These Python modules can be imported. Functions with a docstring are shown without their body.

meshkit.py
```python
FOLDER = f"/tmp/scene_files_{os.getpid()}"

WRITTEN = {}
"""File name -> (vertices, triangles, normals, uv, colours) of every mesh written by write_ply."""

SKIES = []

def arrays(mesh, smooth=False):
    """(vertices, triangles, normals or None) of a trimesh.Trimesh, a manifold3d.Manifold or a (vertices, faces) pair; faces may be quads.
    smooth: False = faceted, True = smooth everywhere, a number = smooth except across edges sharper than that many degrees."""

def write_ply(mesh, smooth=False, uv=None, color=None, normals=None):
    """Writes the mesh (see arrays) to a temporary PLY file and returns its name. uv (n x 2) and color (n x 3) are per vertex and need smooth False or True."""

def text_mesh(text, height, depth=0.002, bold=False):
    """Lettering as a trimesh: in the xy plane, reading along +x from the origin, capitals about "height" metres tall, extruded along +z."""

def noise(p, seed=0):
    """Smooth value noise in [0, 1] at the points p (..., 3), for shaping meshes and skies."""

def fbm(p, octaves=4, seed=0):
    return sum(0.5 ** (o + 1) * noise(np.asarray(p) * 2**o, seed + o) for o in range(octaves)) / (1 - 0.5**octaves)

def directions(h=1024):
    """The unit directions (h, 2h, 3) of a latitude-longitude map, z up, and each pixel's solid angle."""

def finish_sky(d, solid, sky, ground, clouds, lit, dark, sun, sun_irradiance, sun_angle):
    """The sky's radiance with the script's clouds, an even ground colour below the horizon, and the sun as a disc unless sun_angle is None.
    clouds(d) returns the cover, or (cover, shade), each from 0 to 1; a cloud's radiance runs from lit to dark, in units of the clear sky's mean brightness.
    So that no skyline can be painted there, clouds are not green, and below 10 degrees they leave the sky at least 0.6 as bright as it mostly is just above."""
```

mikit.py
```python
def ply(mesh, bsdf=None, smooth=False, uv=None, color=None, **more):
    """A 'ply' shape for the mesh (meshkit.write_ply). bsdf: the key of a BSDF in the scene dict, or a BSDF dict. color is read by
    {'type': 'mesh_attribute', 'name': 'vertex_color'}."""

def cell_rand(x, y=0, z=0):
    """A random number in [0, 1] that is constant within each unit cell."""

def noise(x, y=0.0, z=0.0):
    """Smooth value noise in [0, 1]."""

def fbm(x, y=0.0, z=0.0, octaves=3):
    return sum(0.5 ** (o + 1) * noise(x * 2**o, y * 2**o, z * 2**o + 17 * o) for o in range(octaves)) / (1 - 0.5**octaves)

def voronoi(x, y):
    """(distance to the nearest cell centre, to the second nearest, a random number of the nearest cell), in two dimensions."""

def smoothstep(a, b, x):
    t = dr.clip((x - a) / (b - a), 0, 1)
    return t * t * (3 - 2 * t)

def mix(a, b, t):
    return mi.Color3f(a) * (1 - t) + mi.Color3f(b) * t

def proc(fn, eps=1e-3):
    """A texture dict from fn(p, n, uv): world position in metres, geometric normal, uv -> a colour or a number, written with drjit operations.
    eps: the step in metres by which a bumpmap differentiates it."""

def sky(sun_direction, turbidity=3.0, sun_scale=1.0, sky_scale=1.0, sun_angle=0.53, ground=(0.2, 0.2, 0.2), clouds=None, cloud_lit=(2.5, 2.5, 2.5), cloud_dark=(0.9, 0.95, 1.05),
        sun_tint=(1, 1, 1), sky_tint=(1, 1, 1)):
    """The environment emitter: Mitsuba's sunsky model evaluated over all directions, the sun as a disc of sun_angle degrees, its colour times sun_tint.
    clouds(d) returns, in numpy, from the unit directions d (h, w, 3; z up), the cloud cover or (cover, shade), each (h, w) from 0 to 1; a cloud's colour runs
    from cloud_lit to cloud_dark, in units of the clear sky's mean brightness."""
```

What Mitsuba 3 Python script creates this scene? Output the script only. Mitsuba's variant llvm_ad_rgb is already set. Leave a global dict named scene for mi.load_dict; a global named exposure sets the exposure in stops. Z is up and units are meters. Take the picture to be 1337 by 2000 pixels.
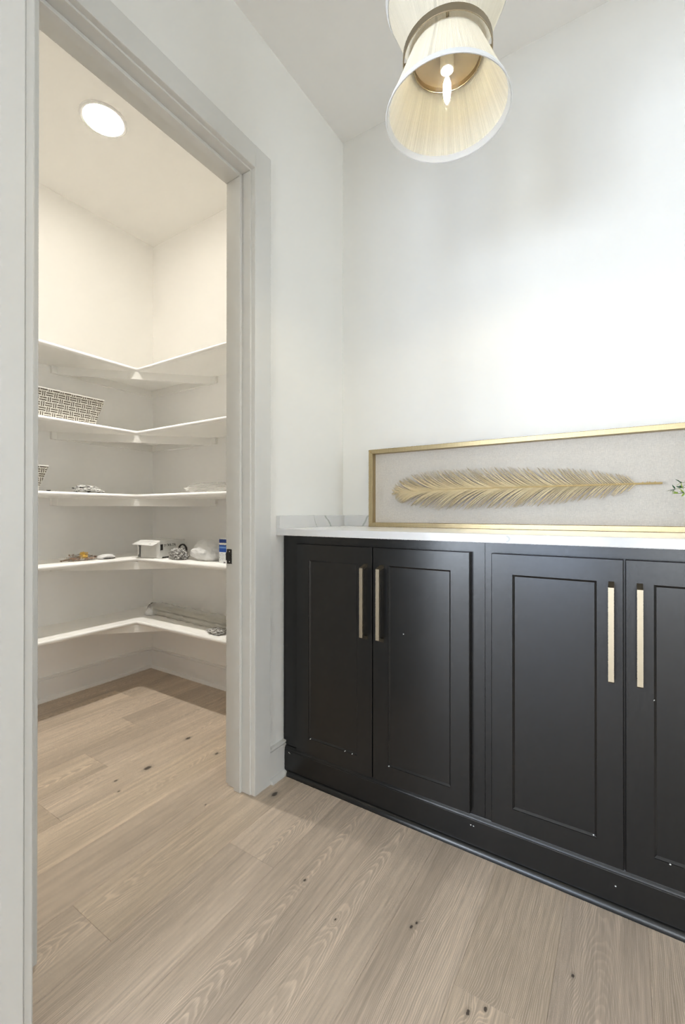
import math
import numpy as np
import trimesh
import drjit as dr
import mitsuba as mi
import manifold3d as m3
from shapely.geometry import Polygon, box as sbox
import meshkit
import mikit
from mikit import proc, noise, fbm, cell_rand, smoothstep, mix

T = mi.ScalarTransform4f
rng = np.random.default_rng(7)

# ------------------------------------------------------------------ camera, light, exposure
exposure = 1.03
YAW, PITCH, ROLL, FOCAL = 0.569733, 0.002575, 0.000494, 859.5   # radians; focal length in pixels of the 1337 wide frame


def camera_axes():
    cy, sy, cp, sp = math.cos(YAW), math.sin(YAW), math.cos(PITCH), math.sin(PITCH)
    f, r, u = np.array([-sy, cy, 0]), np.array([cy, sy, 0]), np.array([0, 0, 1.0])
    f2, u2 = f * cp + u * sp, -f * sp + u * cp
    return r * math.cos(ROLL) + u2 * math.sin(ROLL), -r * math.sin(ROLL) + u2 * math.cos(ROLL), f2


_, UP, FWD = camera_axes()
EYE = np.array([0, 0, 1.0])
scene = {
    "camera": {
        "type": "perspective", "fov": 2 * math.degrees(math.atan(668.5 / FOCAL)), "fov_axis": "x",
        "near_clip": 0.02, "far_clip": 60.0,
        "to_world": T().look_at(origin=EYE.tolist(), target=(EYE + FWD).tolist(), up=UP.tolist()),
    },
}
PANTRY_LED = (39.0, 36.2, 31.5)       # lens of the recessed light in the pantry
PANTRY_BEAM = (3.9, 3.8, 3.6)         # the downward beam of that light
BULB = (215.0, 178.0, 112.0)          # filament of the pendant bulb
WINDOW = (7.8, 8.7, 9.8)            # daylight in the tall kitchen window
WINDOW_DIM = (4.2, 5.0, 6.3)          # in the windows beside it
WINDOW_SIDE = (4.6, 4.95, 5.3)
ADDED_END_WINDOW = (2.6, 2.8, 3.0)  # glow of the window added in the unseen end wall, light from the right

labels = {}

# ------------------------------------------------------------------ helpers


def rgb(r, g, b):
    return {"type": "rgb", "value": [r, g, b]}


def cbox(x0, x1, y0, y1, z0, z1, c=0.0):
    """A box, its edges chamfered by c."""
    if c <= 0:
        m = trimesh.creation.box(extents=(x1 - x0, y1 - y0, z1 - z0))
        m.apply_translation(((x0 + x1) / 2, (y0 + y1) / 2, (z0 + z1) / 2))
        return m
    p = []
    for x, sx in ((x0, 1), (x1, -1)):
        for y, sy in ((y0, 1), (y1, -1)):
            for z, sz in ((z0, 1), (z1, -1)):
                p += [(x + sx * c, y + sy * c, z), (x + sx * c, y, z + sz * c), (x, y + sy * c, z + sz * c)]
    return trimesh.convex.convex_hull(np.array(p))


def cat(*ms):
    return trimesh.util.concatenate([m for m in ms])


def extrude(poly, a, b, axis):
    """A 2-D profile extruded from a to b along x, y or z. Profile coordinates: x -> (y, z), y -> (x, z), z -> (x, y)."""
    m = trimesh.creation.extrude_polygon(Polygon(poly) if not hasattr(poly, "exterior") else poly, b - a, engine="earcut")
    v = np.array(m.vertices)
    v[:, 2] += a
    if axis == "x":
        v = v[:, [2, 0, 1]]
    elif axis == "y":
        v = v[:, [0, 2, 1]]
        m = trimesh.Trimesh(v, m.faces[:, ::-1], process=False)
        return m
    return trimesh.Trimesh(v, m.faces, process=False)


def lathe(profile, n=64, at=(0, 0, 0)):
    """Profile of (r, z) revolved about z; the profile runs so that its outside is on its right when going up."""
    pr = np.array(profile, float)
    a = np.linspace(0, 2 * np.pi, n, endpoint=False)
    v = np.stack([pr[:, None, 0] * np.cos(a), pr[:, None, 0] * np.sin(a), np.repeat(pr[:, 1:2], n, 1)], -1).reshape(-1, 3)
    f = []
    k = len(pr)
    for i in range(k - 1):
        for j in range(n):
            j2 = (j + 1) % n
            f += [(i * n + j, i * n + j2, (i + 1) * n + j2), (i * n + j, (i + 1) * n + j2, (i + 1) * n + j)]
    m = trimesh.Trimesh(v + np.array(at), np.array(f), process=False)
    return m


def tube(points, radii, n=8, caps=True):
    pts = np.array(points, float)
    radii = np.broadcast_to(np.asarray(radii, float), (len(pts),))
    t = np.gradient(pts, axis=0)
    t /= np.linalg.norm(t, axis=1, keepdims=True) + 1e-12
    ref = np.array([0, 0, 1.0]) if abs(t[0, 2]) < 0.9 else np.array([1.0, 0, 0])
    v, f = [], []
    for i in range(len(pts)):
        x = np.cross(t[i], ref)
        x /= np.linalg.norm(x)
        y = np.cross(t[i], x)
        a = np.arange(n) * 2 * np.pi / n
        v.append(pts[i] + radii[i] * (np.cos(a)[:, None] * x + np.sin(a)[:, None] * y))
    v = np.vstack(v)
    for i in range(len(pts) - 1):
        for j in range(n):
            j2 = (j + 1) % n
            f += [(i * n + j, (i + 1) * n + j2, i * n + j2), (i * n + j, (i + 1) * n + j, (i + 1) * n + j2)]
    if caps:
        for base, flip in ((0, False), ((len(pts) - 1) * n, True)):
            for j in range(1, n - 1):
                tri = (base, base + j, base + j + 1)
                f.append(tri[::-1] if flip else tri)
    m = trimesh.Trimesh(v, np.array(f), process=False)
    m.fix_normals()
    return m


def numbered(key):
    if key not in scene and not any(k.startswith(key + "__") for k in scene):
        return key
    i = 1
    while f"{key}_{i:03d}" in scene or any(k.startswith(f"{key}_{i:03d}__") for k in scene):
        i += 1
    return f"{key}_{i:03d}"


def add(name, mesh, bsdf, parent=None, smooth=False, label=None, **more):
    key = numbered(f"{parent}__{name}" if parent else name)
    scene[key] = mikit.ply(mesh, bsdf, smooth=smooth, **more)
    if label:
        labels[key] = {"label": label}
    return key


def thing(name, label, category, group=None):
    key = numbered(name)
    labels[key] = {"label": label, "category": category}
    if group:
        labels[key]["group"] = group
    return key


def struct(name, mesh, bsdf, label=None, smooth=False, **more):
    scene[name] = mikit.ply(mesh, bsdf, smooth=smooth, **more)
    labels[name] = {"kind": "structure"}
    if label:
        labels[name]["label"] = label
    return name


# ------------------------------------------------------------------ materials
def mat(name, d):
    scene[name] = {"type": "twosided", "bsdf": d} if d["type"] not in ("principledthin", "thindielectric", "dielectric") else d
    return name


def paint(name, c, rough=0.55, spec=0.3):
    return mat(name, {"type": "principled", "base_color": rgb(*c), "roughness": rough, "specular": spec})


paint("mat_wall", (0.775, 0.772, 0.745), 0.7, 0.2)
paint("mat_ceiling", (0.80, 0.79, 0.765), 0.8, 0.15)
paint("mat_trim", (0.615, 0.612, 0.588), 0.38, 0.45)
paint("mat_pantry_wall", (0.885, 0.877, 0.86), 0.7, 0.2)
paint("mat_shelf", (0.86, 0.85, 0.82), 0.4, 0.45)
paint("mat_pantry_base", (0.82, 0.815, 0.80), 0.4, 0.45)
paint("mat_plate", (0.46, 0.39, 0.30), 0.5)
paint("mat_cream", (0.72, 0.71, 0.68), 0.5)
mat("mat_brass", {"type": "principled", "base_color": rgb(0.39, 0.33, 0.235), "metallic": 1.0, "roughness": 0.42})
mat("mat_strike", {"type": "principled", "base_color": rgb(0.03, 0.028, 0.025), "metallic": 0.6, "roughness": 0.4})
mat("mat_black", {"type": "principled", "base_color": rgb(0.012, 0.012, 0.012), "roughness": 0.6})
mat("mat_white_plastic", {"type": "principled", "base_color": rgb(0.75, 0.75, 0.74), "roughness": 0.35})
mat("mat_steel", {"type": "principled", "base_color": rgb(0.55, 0.55, 0.54), "metallic": 1.0, "roughness": 0.3})

PLANK = 0.176
PLANK_X0 = -0.130
KNOTS = [(-0.734, 0.956, 0.006), (-1.049, 1.191, 0.016), (-1.575, 1.044, 0.018), (-1.632, 1.278, 0.014), (-0.435, 0.988, 0.006), (-0.428, 1.004, 0.005),
         (-0.095, 1.072, 0.006), (-1.428, 1.261, 0.010), (-1.60, 0.93, 0.008), (-0.265, 0.88, 0.007), (-0.237, 0.905, 0.006), (-0.60, 0.905, 0.004),
         (-1.53, 0.90, 0.006), (-1.21, 1.02, 0.004)]


def oak(p, n, uv):
    i = dr.floor(uv.x)
    a, b = (uv.x - i) * PLANK, uv.y
    r = [cell_rand(i, k + 3) for k in range(7)]
    # distortion round the knots, in metres of ring phase
    swirl, dark = mi.Float(0), mi.Float(0)
    for x, y, s in KNOTS:
        dx, dy = p.x - x, p.y - y
        swirl += 3.0 * dr.exp(-(dr.square(dx / (s * 2.2)) + dr.square(dy / (s * 5.0))))
        w = dr.square(dx / (s * 0.62)) + dr.square(dy / s)
        dark = dr.maximum(dark, smoothstep(1.25, 0.25, w + 0.5 * (noise(p.x * 420, p.y * 260) - 0.5)))
        dark = dr.maximum(dark, 0.22 * smoothstep(5.0, 0.5, w))
    warp = fbm(a * 9 + 31 * r[0], b * 1.7 + 17 * r[1], 0.0, octaves=3)
    wig = fbm(a * 45 + 7 * r[2], b * 14, 3.0, octaves=2)
    c = (0.25 + 0.5 * r[2]) * PLANK
    slope = dr.select(r[3] > 0.5, 1.0, -1.0)
    cathedral = slope * b * 24.0 + 3300.0 * dr.square(a - c) + 9.0 * warp + 2.4 * wig + swirl
    straight = a * 260.0 + 15.0 * warp + 1.6 * wig + swirl + b * 2.0
    h = dr.select(r[4] < 0.62, cathedral, straight)
    t = h - dr.floor(h)
    ring = smoothstep(0.40, 0.80, t) * smoothstep(1.0, 0.88, t)
    ring *= 0.25 + 0.75 * smoothstep(0.3, 0.62, fbm(a * 14 + 5 * r[5], b * 2.5, 9.0, octaves=2))
    streak = fbm(a * 160 + 9 * warp, b * 2.2 + 11 * r[2], 6.0, octaves=2)
    pore = noise(a * 900, b * 34 + 50 * r[6], 5.0)
    pore2 = noise(a * 330, b * 9 + 20 * r[1], 8.0)
    cloud = fbm(a * 7 + 13 * r[5], b * 2.2 + 3 * r[0], 2.0, octaves=2)
    base = mix((0.525, 0.425, 0.325), (0.455, 0.368, 0.283), r[1])
    base = mix(base, (0.470, 0.388, 0.325), 0.5 * r[5])
    col = base * (0.82 + 0.36 * cloud)
    col = col * (1.0 + 0.22 * (ring - 0.35)) * (0.90 + 0.20 * pore) * (0.93 + 0.14 * pore2) * (0.86 + 0.28 * streak)
    col = mix(col, (0.62, 0.535, 0.43), 0.22 * ring * smoothstep(0.45, 0.75, pore))
    col = mix(col, (0.045, 0.036, 0.030), dark * 0.9)
    return col


def oak_rough(p, n, uv):
    return 0.42 + 0.16 * noise(uv.x * 120, uv.y * 20)


mat("mat_oak", {"type": "principled", "base_color": proc(oak), "roughness": 0.36, "specular": 0.4})

SPECKS = [(-1.075, 1.2956, 0.018), (-0.80, 1.2956, 0.018), (-0.405, 1.2956, 0.016), (-0.165, 1.2956, 0.018), (0.025, 1.2956, 0.016), (-1.08, 1.307, 0.085),
          (-1.075, 1.307, 0.083), (-0.385, 1.307, 0.075), (-0.377, 1.307, 0.0745), (-0.02, 1.307, 0.06), (-1.04, 1.315, 0.185), (-0.65, 1.295, 0.172), (-0.60, 1.303, 0.61),
          (-0.97, 1.297, 0.172), (-0.82, 1.297, 0.1715), (-0.79, 1.297, 0.1705), (0.09, 1.295, 0.17), (0.06, 1.295, 0.55), (-0.068, 1.297, 0.175)]


def black_paint(p, n, uv):
    spot = mi.Float(0)
    for x, y, z in SPECKS:
        d = dr.square((p.x - x) / 0.0022) + dr.square((p.y - y) / 0.006) + dr.square((p.z - z) / 0.0018)
        spot = dr.maximum(spot, smoothstep(1.0, 0.5, d))
    c = mi.Color3f(0.0065, 0.0066, 0.0066) * (0.9 + 0.2 * noise(p.x * 600, p.z * 600, p.y * 600))
    return mix(c, (0.6, 0.6, 0.58), spot)


mat("mat_black_paint", {"type": "principled", "base_color": proc(black_paint), "roughness": 0.24, "specular": 0.5})


def quartz(p, n, uv):
    w = fbm(p.x * 9, p.y * 9, p.z * 14, octaves=3) - 0.5
    on_side = p.x < -1.09
    v = mi.Float(0)
    # three grey veins that cross the side splash, the splash at the wall and the slab
    for s, off, lean, width in ((1.0, 1.497, 0.45, 0.0022), (1.0, 1.590, 0.55, 0.0075)):
        d = dr.abs(p.y - off - lean * (0.965 - p.z) - 0.05 * w - 0.25 * (p.x + 1.096))
        v = dr.maximum(v, smoothstep(width, width * 0.3, d) * dr.select(p.x < -0.93, 0.75, 0.0))
    d = dr.abs(p.x + 0.985 - 0.55 * (p.z - 0.965) - 0.05 * w + 0.3 * (1.725 - p.y))
    v = dr.maximum(v, smoothstep(0.0075, 0.002, d) * dr.select(p.y > 1.5, 0.7, 0.0))
    d = dr.sqrt(dr.square((p.x + 0.278) / 1.0) + dr.square((p.z - 0.9285) * 1.3))
    v = dr.maximum(v, 0.5 * smoothstep(0.004, 0.001, dr.abs(d - 0.010)) * dr.select(p.x > -0.276, 1.0, 0.0) * dr.select(p.y < 1.28, 1.0, 0.0))
    soft = smoothstep(0.62, 0.8, fbm(p.x * 2.3 + 4, p.y * 5, p.z * 5, octaves=4)) * 0.10
    return mix((0.65, 0.65, 0.645), (0.32, 0.345, 0.315), dr.minimum(v + soft, 1.0))


mat("mat_quartz", {"type": "principled", "base_color": proc(quartz), "roughness": 0.12, "specular": 0.4})


def gold(p, n, uv):
    s = noise(p.x * 35, p.z * 900, p.y * 900)
    s2 = noise(p.x * 900, p.z * 30, p.y * 900)
    return mi.Color3f(0.47, 0.375, 0.215) * (0.82 + 0.36 * (0.5 * s + 0.5 * s2))


mat("mat_gold", {"type": "principled", "base_color": proc(gold), "metallic": 1.0, "roughness": 0.40})
mat("mat_gold_leaf", {"type": "principled", "base_color": rgb(0.58, 0.44, 0.21), "metallic": 0.85, "roughness": 0.42})


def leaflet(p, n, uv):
    """Gilding with shade painted dark along the folds' edges."""
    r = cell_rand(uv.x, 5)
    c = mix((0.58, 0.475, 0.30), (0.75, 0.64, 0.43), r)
    return mix((0.085, 0.060, 0.032), c, smoothstep(0.05, 0.42, uv.y + 0.12 * (r - 0.5)))  # dark brown edges stand in for the shaded gaps between leaflets


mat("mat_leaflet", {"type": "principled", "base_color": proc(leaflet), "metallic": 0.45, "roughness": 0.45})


def linen(p, n, uv):
    a = noise(p.x * 1500, p.z * 160)
    b = noise(p.x * 160, p.z * 1500)
    return mi.Color3f(0.54, 0.505, 0.455) * (0.86 + 0.28 * (a + b) * 0.5)


mat("mat_linen", {"type": "principled", "base_color": proc(linen), "roughness": 0.9, "specular": 0.1})

LAMP = np.array([-0.3674, 1.0497])


def strings(p, n, uv):
    ang = dr.atan2(p.y - LAMP[1], p.x - LAMP[0]) * 57.3
    a = noise(ang * 1.6, p.z * 2.0)
    b = noise(ang * 0.18 + 40, p.z * 0.5)
    seam = 1.0 - 0.14 * smoothstep(2.4, 1.2, dr.abs(ang + 86.0))
    return mi.Color3f(0.92, 0.875, 0.75) * (0.88 + 0.14 * a + 0.06 * b) * seam


mat("mat_strings", {"type": "principledthin", "base_color": proc(strings), "roughness": 0.85, "diff_trans": 0.75, "spec_trans": 0.0})
mat("mat_shade_tape", {"type": "principled", "base_color": rgb(0.66, 0.67, 0.67), "roughness": 0.85, "specular": 0.1})
mat("mat_bulb_glass", {"type": "thindielectric", "int_ior": 1.5})
mat("mat_socket", {"type": "principled", "base_color": rgb(0.75, 0.72, 0.62), "roughness": 0.4})


def weave(p, n, uv):
    """Printed basket weave: pairs of dashes, lying and standing in turn. uv in cells: one lying block and one standing block make 2 wide."""
    row = dr.floor(uv.y)
    x = uv.x + 0.8 * (row - 2 * dr.floor(row / 2))
    k = x / 1.6 - dr.floor(x / 1.6)
    fy = uv.y - row
    lying = k < 0.62
    kx = dr.select(lying, k / 0.62, (k - 0.62) / 0.38)
    bar_y = dr.maximum(smoothstep(0.13, 0.08, dr.abs(fy - 0.28)), smoothstep(0.13, 0.08, dr.abs(fy - 0.72)))
    bar_x = dr.maximum(smoothstep(0.13, 0.08, dr.abs(kx - 0.28)), smoothstep(0.13, 0.08, dr.abs(kx - 0.72)))
    ink = dr.select(lying, bar_y * smoothstep(0.02, 0.05, kx) * smoothstep(0.98, 0.95, kx), bar_x * smoothstep(0.0, 0.06, fy) * smoothstep(1.0, 0.94, fy))
    return mix((0.78, 0.76, 0.70), (0.125, 0.105, 0.080), ink)


mat("mat_weave", {"type": "principled", "base_color": proc(weave), "roughness": 0.7, "specular": 0.2})


def carton_print(p, n, uv):
    return mi.Color3f(0.70, 0.70, 0.68) * (0.93 + 0.14 * fbm(p.x * 20, p.y * 20, p.z * 20, octaves=2))


mat("mat_carton", {"type": "principled", "base_color": proc(carton_print), "roughness": 0.6, "specular": 0.25})


def blue_print(p, n, uv):
    z = p.z - 0.752
    c = mi.Color3f(0.74, 0.75, 0.75)
    c = mix(c, (0.010, 0.035, 0.20), dr.select((z > 0.100) & (z < 0.118), 1.0, 0.0))
    band = (z > 0.054) & (z < 0.090 + 0.0)
    c = dr.select(band, mix((0.012, 0.065, 0.33), (0.13, 0.27, 0.62), smoothstep(0.070, 0.075, z) * smoothstep(0.084, 0.079, z)), c)
    pr = (z < 0.048) & (z > 0.010)
    mark = dr.select(pr & (noise(p.x * 330, p.y * 330, p.z * 380) > 0.63), 0.75, 0.0)
    foot = dr.select((z < 0.006) & (noise(p.x * 60, 1.0, 2.0) > 0.45), 0.9, 0.0)
    return mix(c, (0.05, 0.05, 0.07), dr.maximum(mark, foot))


mat("mat_blue_print", {"type": "principled", "base_color": proc(blue_print), "roughness": 0.45})


def crumple(p, n, uv):
    m = smoothstep(0.60, 0.66, noise(p.x * 95, p.y * 95, p.z * 240 + 4))
    return mix((0.66, 0.66, 0.64), (0.05, 0.05, 0.05), m)


mat("mat_crumple", {"type": "principled", "base_color": proc(crumple), "roughness": 0.35})


def hardware(p, n, uv):
    m = noise(p.x * 170, p.y * 170, p.z * 170)
    return mix(mix((0.50, 0.50, 0.49), (0.10, 0.09, 0.08), smoothstep(0.35, 0.5, m)), (0.68, 0.67, 0.64), smoothstep(0.6, 0.7, m))


mat("mat_hardware", {"type": "principled", "base_color": proc(hardware), "roughness": 0.3})
mat_film = {"type": "principledthin", "base_color": rgb(0.85, 0.84, 0.80), "roughness": 0.3, "diff_trans": 0.9, "spec_trans": 0.0}
scene["mat_film"] = {"type": "blendbsdf", "weight": 0.22, "first": {"type": "thindielectric", "int_ior": 1.45}, "second": mat_film}
mat("mat_white_bag", {"type": "principledthin", "base_color": rgb(0.86, 0.86, 0.85), "roughness": 0.4, "diff_trans": 0.4, "spec_trans": 0.0})
mat("mat_rod", {"type": "principled", "base_color": rgb(0.52, 0.50, 0.44), "metallic": 0.3, "roughness": 0.35})
mat("mat_screw", {"type": "principled", "base_color": rgb(0.30, 0.20, 0.14), "metallic": 0.5, "roughness": 0.45})
mat("mat_yellow", {"type": "principled", "base_color": rgb(0.75, 0.52, 0.14), "roughness": 0.4})
mat("mat_leaf", {"type": "principledthin", "base_color": rgb(0.045, 0.095, 0.055), "roughness": 0.4, "diff_trans": 0.5})
mat("mat_leaf_young", {"type": "principledthin", "base_color": rgb(0.30, 0.42, 0.08), "roughness": 0.4, "diff_trans": 0.7})
mat("mat_stem", {"type": "principled", "base_color": rgb(0.12, 0.14, 0.06), "roughness": 0.6})
mat("mat_dark", {"type": "diffuse", "reflectance": rgb(0.02, 0.02, 0.02)})

# ------------------------------------------------------------------ the setting
H = 2.743
XA, XA2 = -1.116, -1.228            # the wall with the doorway, front and back
YB = 1.745                          # the wall behind the counter
XP, YP, YP0 = -2.603, 1.758, 0.376  # pantry back wall, right wall, left wall
YC, YC2 = 0.355, 0.215              # the wall with the opening the picture is taken through
XR = 2.4                            # far end of the room
DY0, DY1, DZ = 0.4660, 1.1365, 2.217 # doorway between the jambs
KX0, KX1, KY = -3.4, 2.8, -4.6      # kitchen
WT = 0.12

# floor: sub-floor that carries the pattern beyond the planks, and every plank near the camera
fl = cbox(KX0 - 0.2, KX1 + 0.2, KY - 0.2, YP + WT, -0.06, -0.004)
v = np.array(fl.vertices)
struct("floor", fl, "mat_oak", "pale oak plank floor running through the rooms", uv=np.stack([(v[:, 0] - PLANK_X0) / PLANK + 400, v[:, 1]], 1))
ends = {5: [0.942], 6: [0.576], 1: [0.918], 9: [0.713], 10: [0.965], 7: [1.52], 8: [0.02], 4: [0.10], 2: [0.30], 3: [1.66, 0.05], 0: [0.42], 11: [1.23], 12: [0.85], 13: [1.4]}
gap = 0.00018
for c in range(-8, 15):
    x1 = PLANK_X0 + 0.176 * (1 - c) + 0.0
    x0 = x1 - PLANK
    x0c, x1c = max(x0, XP), min(x1, 1.55)
    if x1c - x0c < 0.01:
        continue
    cuts = sorted([-0.45, YP] + ends.get(c, [0.2 + 0.35 * ((c * 7) % 4)]))
    for q in range(len(cuts) - 1):
        ya, yb = cuts[q], cuts[q + 1]
        m = cbox(x0c + gap, x1c - gap, ya + gap, yb - gap, -0.0042, 0.0, 0.0004)
        v = np.array(m.vertices)
        pid = 40 + (c + 10) * 4 + q
        uv = np.stack([pid + np.clip((v[:, 0] - x0) / PLANK, 0.002, 0.998), v[:, 1] + 3.71 * pid], 1)
        add("plank", m, "mat_oak", "floor", uv=uv)

struct("ceiling", cbox(KX0 - 0.2, KX1 + 0.2, KY - 0.2, YP + WT, H, H + 0.1), "mat_ceiling", "white ceiling")
wallA = cat(cbox(XA2, XA, YC2, DY0 - 0.02, 0, H), cbox(XA2, XA, DY1 + 0.02, YB, 0, H), cbox(XA2, XA, DY0 - 0.02, DY1 + 0.02, DZ + 0.02, H))
struct("wall_left", wallA, "mat_wall", "white painted wall around the pantry doorway")
struct("wall_back", cbox(XA2, XR + WT, YB, YB + WT, 0, H), "mat_wall", "white painted wall behind the black cabinets")
OX0, OX1, OZ = -0.90, 0.42, 2.26
struct("wall_front", cat(cbox(KX0, OX0 - 0.02, YC2, YC, 0, H), cbox(OX1 + 0.02, XR + WT, YC2, YC, 0, H), cbox(OX0 - 0.02, OX1 + 0.02, YC2, YC, OZ + 0.02, H)), "mat_wall",
       "white wall with the cased opening the picture is taken through")
struct("wall_pantry_back", cbox(XP - WT, XP, YP0 - WT, YP + WT, 0, H), "mat_pantry_wall", "pantry wall facing the doorway")
struct("wall_pantry_right", cbox(XP, XA2, YP, YP + WT, 0, H), "mat_pantry_wall", "pantry wall on the right")
struct("wall_pantry_left", cbox(XP, XA2, YP0 - 0.10, YP0, 0, H), "mat_pantry_wall", "pantry wall on the left")
# far end of the room with an added window for light, and the kitchen behind the camera
DW = (0.62, 1.48, 0.75, 2.25)
struct("wall_right", cat(cbox(XR, XR + WT, YC, DW[0], 0, H), cbox(XR, XR + WT, DW[1], YB, 0, H), cbox(XR, XR + WT, DW[0], DW[1], 0, DW[2]), cbox(XR, XR + WT, DW[0], DW[1], DW[3], H)),
       "mat_wall", "white end wall with an added window")
KW = [(-3.0, -1.75), (-1.55, -0.3), (0.2, 1.3)]
KZ0, KZ1 = 0.06, 2.20
parts = [cbox(KX0, KX1, KY - WT, KY, 0, KZ0), cbox(KX0, KX1, KY - WT, KY, KZ1, H)]
xs = [KX0] + [q for w in KW for q in w] + [KX1]
for a, b in zip(xs[0::2], xs[1::2]):
    parts.append(cbox(a, b, KY - WT, KY, KZ0, KZ1))
struct("wall_kitchen_back", cat(*parts), "mat_wall", "white kitchen wall with three tall windows")
struct("wall_kitchen_left", cbox(KX0 - WT, KX0, KY, YC, 0, H), "mat_wall", "white kitchen side wall")
struct("wall_kitchen_right", cbox(KX1, KX1 + WT, KY, YC2, 0, H), "mat_wall", "white kitchen side wall")


def window(n, a, b, z0, z1, axis, at, out, glow, label):
    """Frame and mullions in the wall, the bright pane behind them. axis: the wall runs along x or y; out: sign of the outside."""
    def bx(p0, p1, q0, q1, d0, d1):
        d0, d1 = sorted((at + out * d0, at + out * d1))
        return cbox(p0, p1, d0, d1, q0, q1, 0.002) if axis == "x" else cbox(d0, d1, p0, p1, q0, q1, 0.002)
    name = f"window_{n}"
    struct(name, cat(bx(a, a + .05, z0, z1, .02, .09), bx(b - .05, b, z0, z1, .02, .09), bx(a + .05, b - .05, z0, z0 + .05, .02, .09), bx(a + .05, b - .05, z1 - .05, z1, .02, .09),
                     bx((a + b) / 2 - .015, (a + b) / 2 + .015, z0 + .05, z1 - .05, .03, .08)), "mat_trim", label)
    d = at + out * 0.10
    if axis == "x":
        q = np.array([[a, d, z0], [b, d, z0], [b, d, z1], [a, d, z1]])
        nrm = np.array([0, -out, 0])
    else:
        q = np.array([[d, a, z0], [d, b, z0], [d, b, z1], [d, a, z1]])
        nrm = np.array([-out, 0, 0])
    f = [[0, 1, 2], [0, 2, 3]]
    if np.dot(np.cross(q[1] - q[0], q[2] - q[0]), nrm) < 0:
        f = [t[::-1] for t in f]
    scene[name + "__pane"] = mikit.ply(trimesh.Trimesh(q, f, process=False), "mat_dark", emitter={"type": "area", "radiance": rgb(*glow)})
    labels[name + "__pane"] = {"label": "pane bright with daylight"}


for n, (a, b) in enumerate(KW):
    window(n + 1, a, b, KZ0, KZ1, "x", KY, -1, (WINDOW, WINDOW_DIM, WINDOW_SIDE)[n], "tall kitchen window")
window(4, DW[0], DW[1], DW[2], DW[3], "y", XR, 1, ADDED_END_WINDOW, "added window in the unseen end wall")


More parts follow.
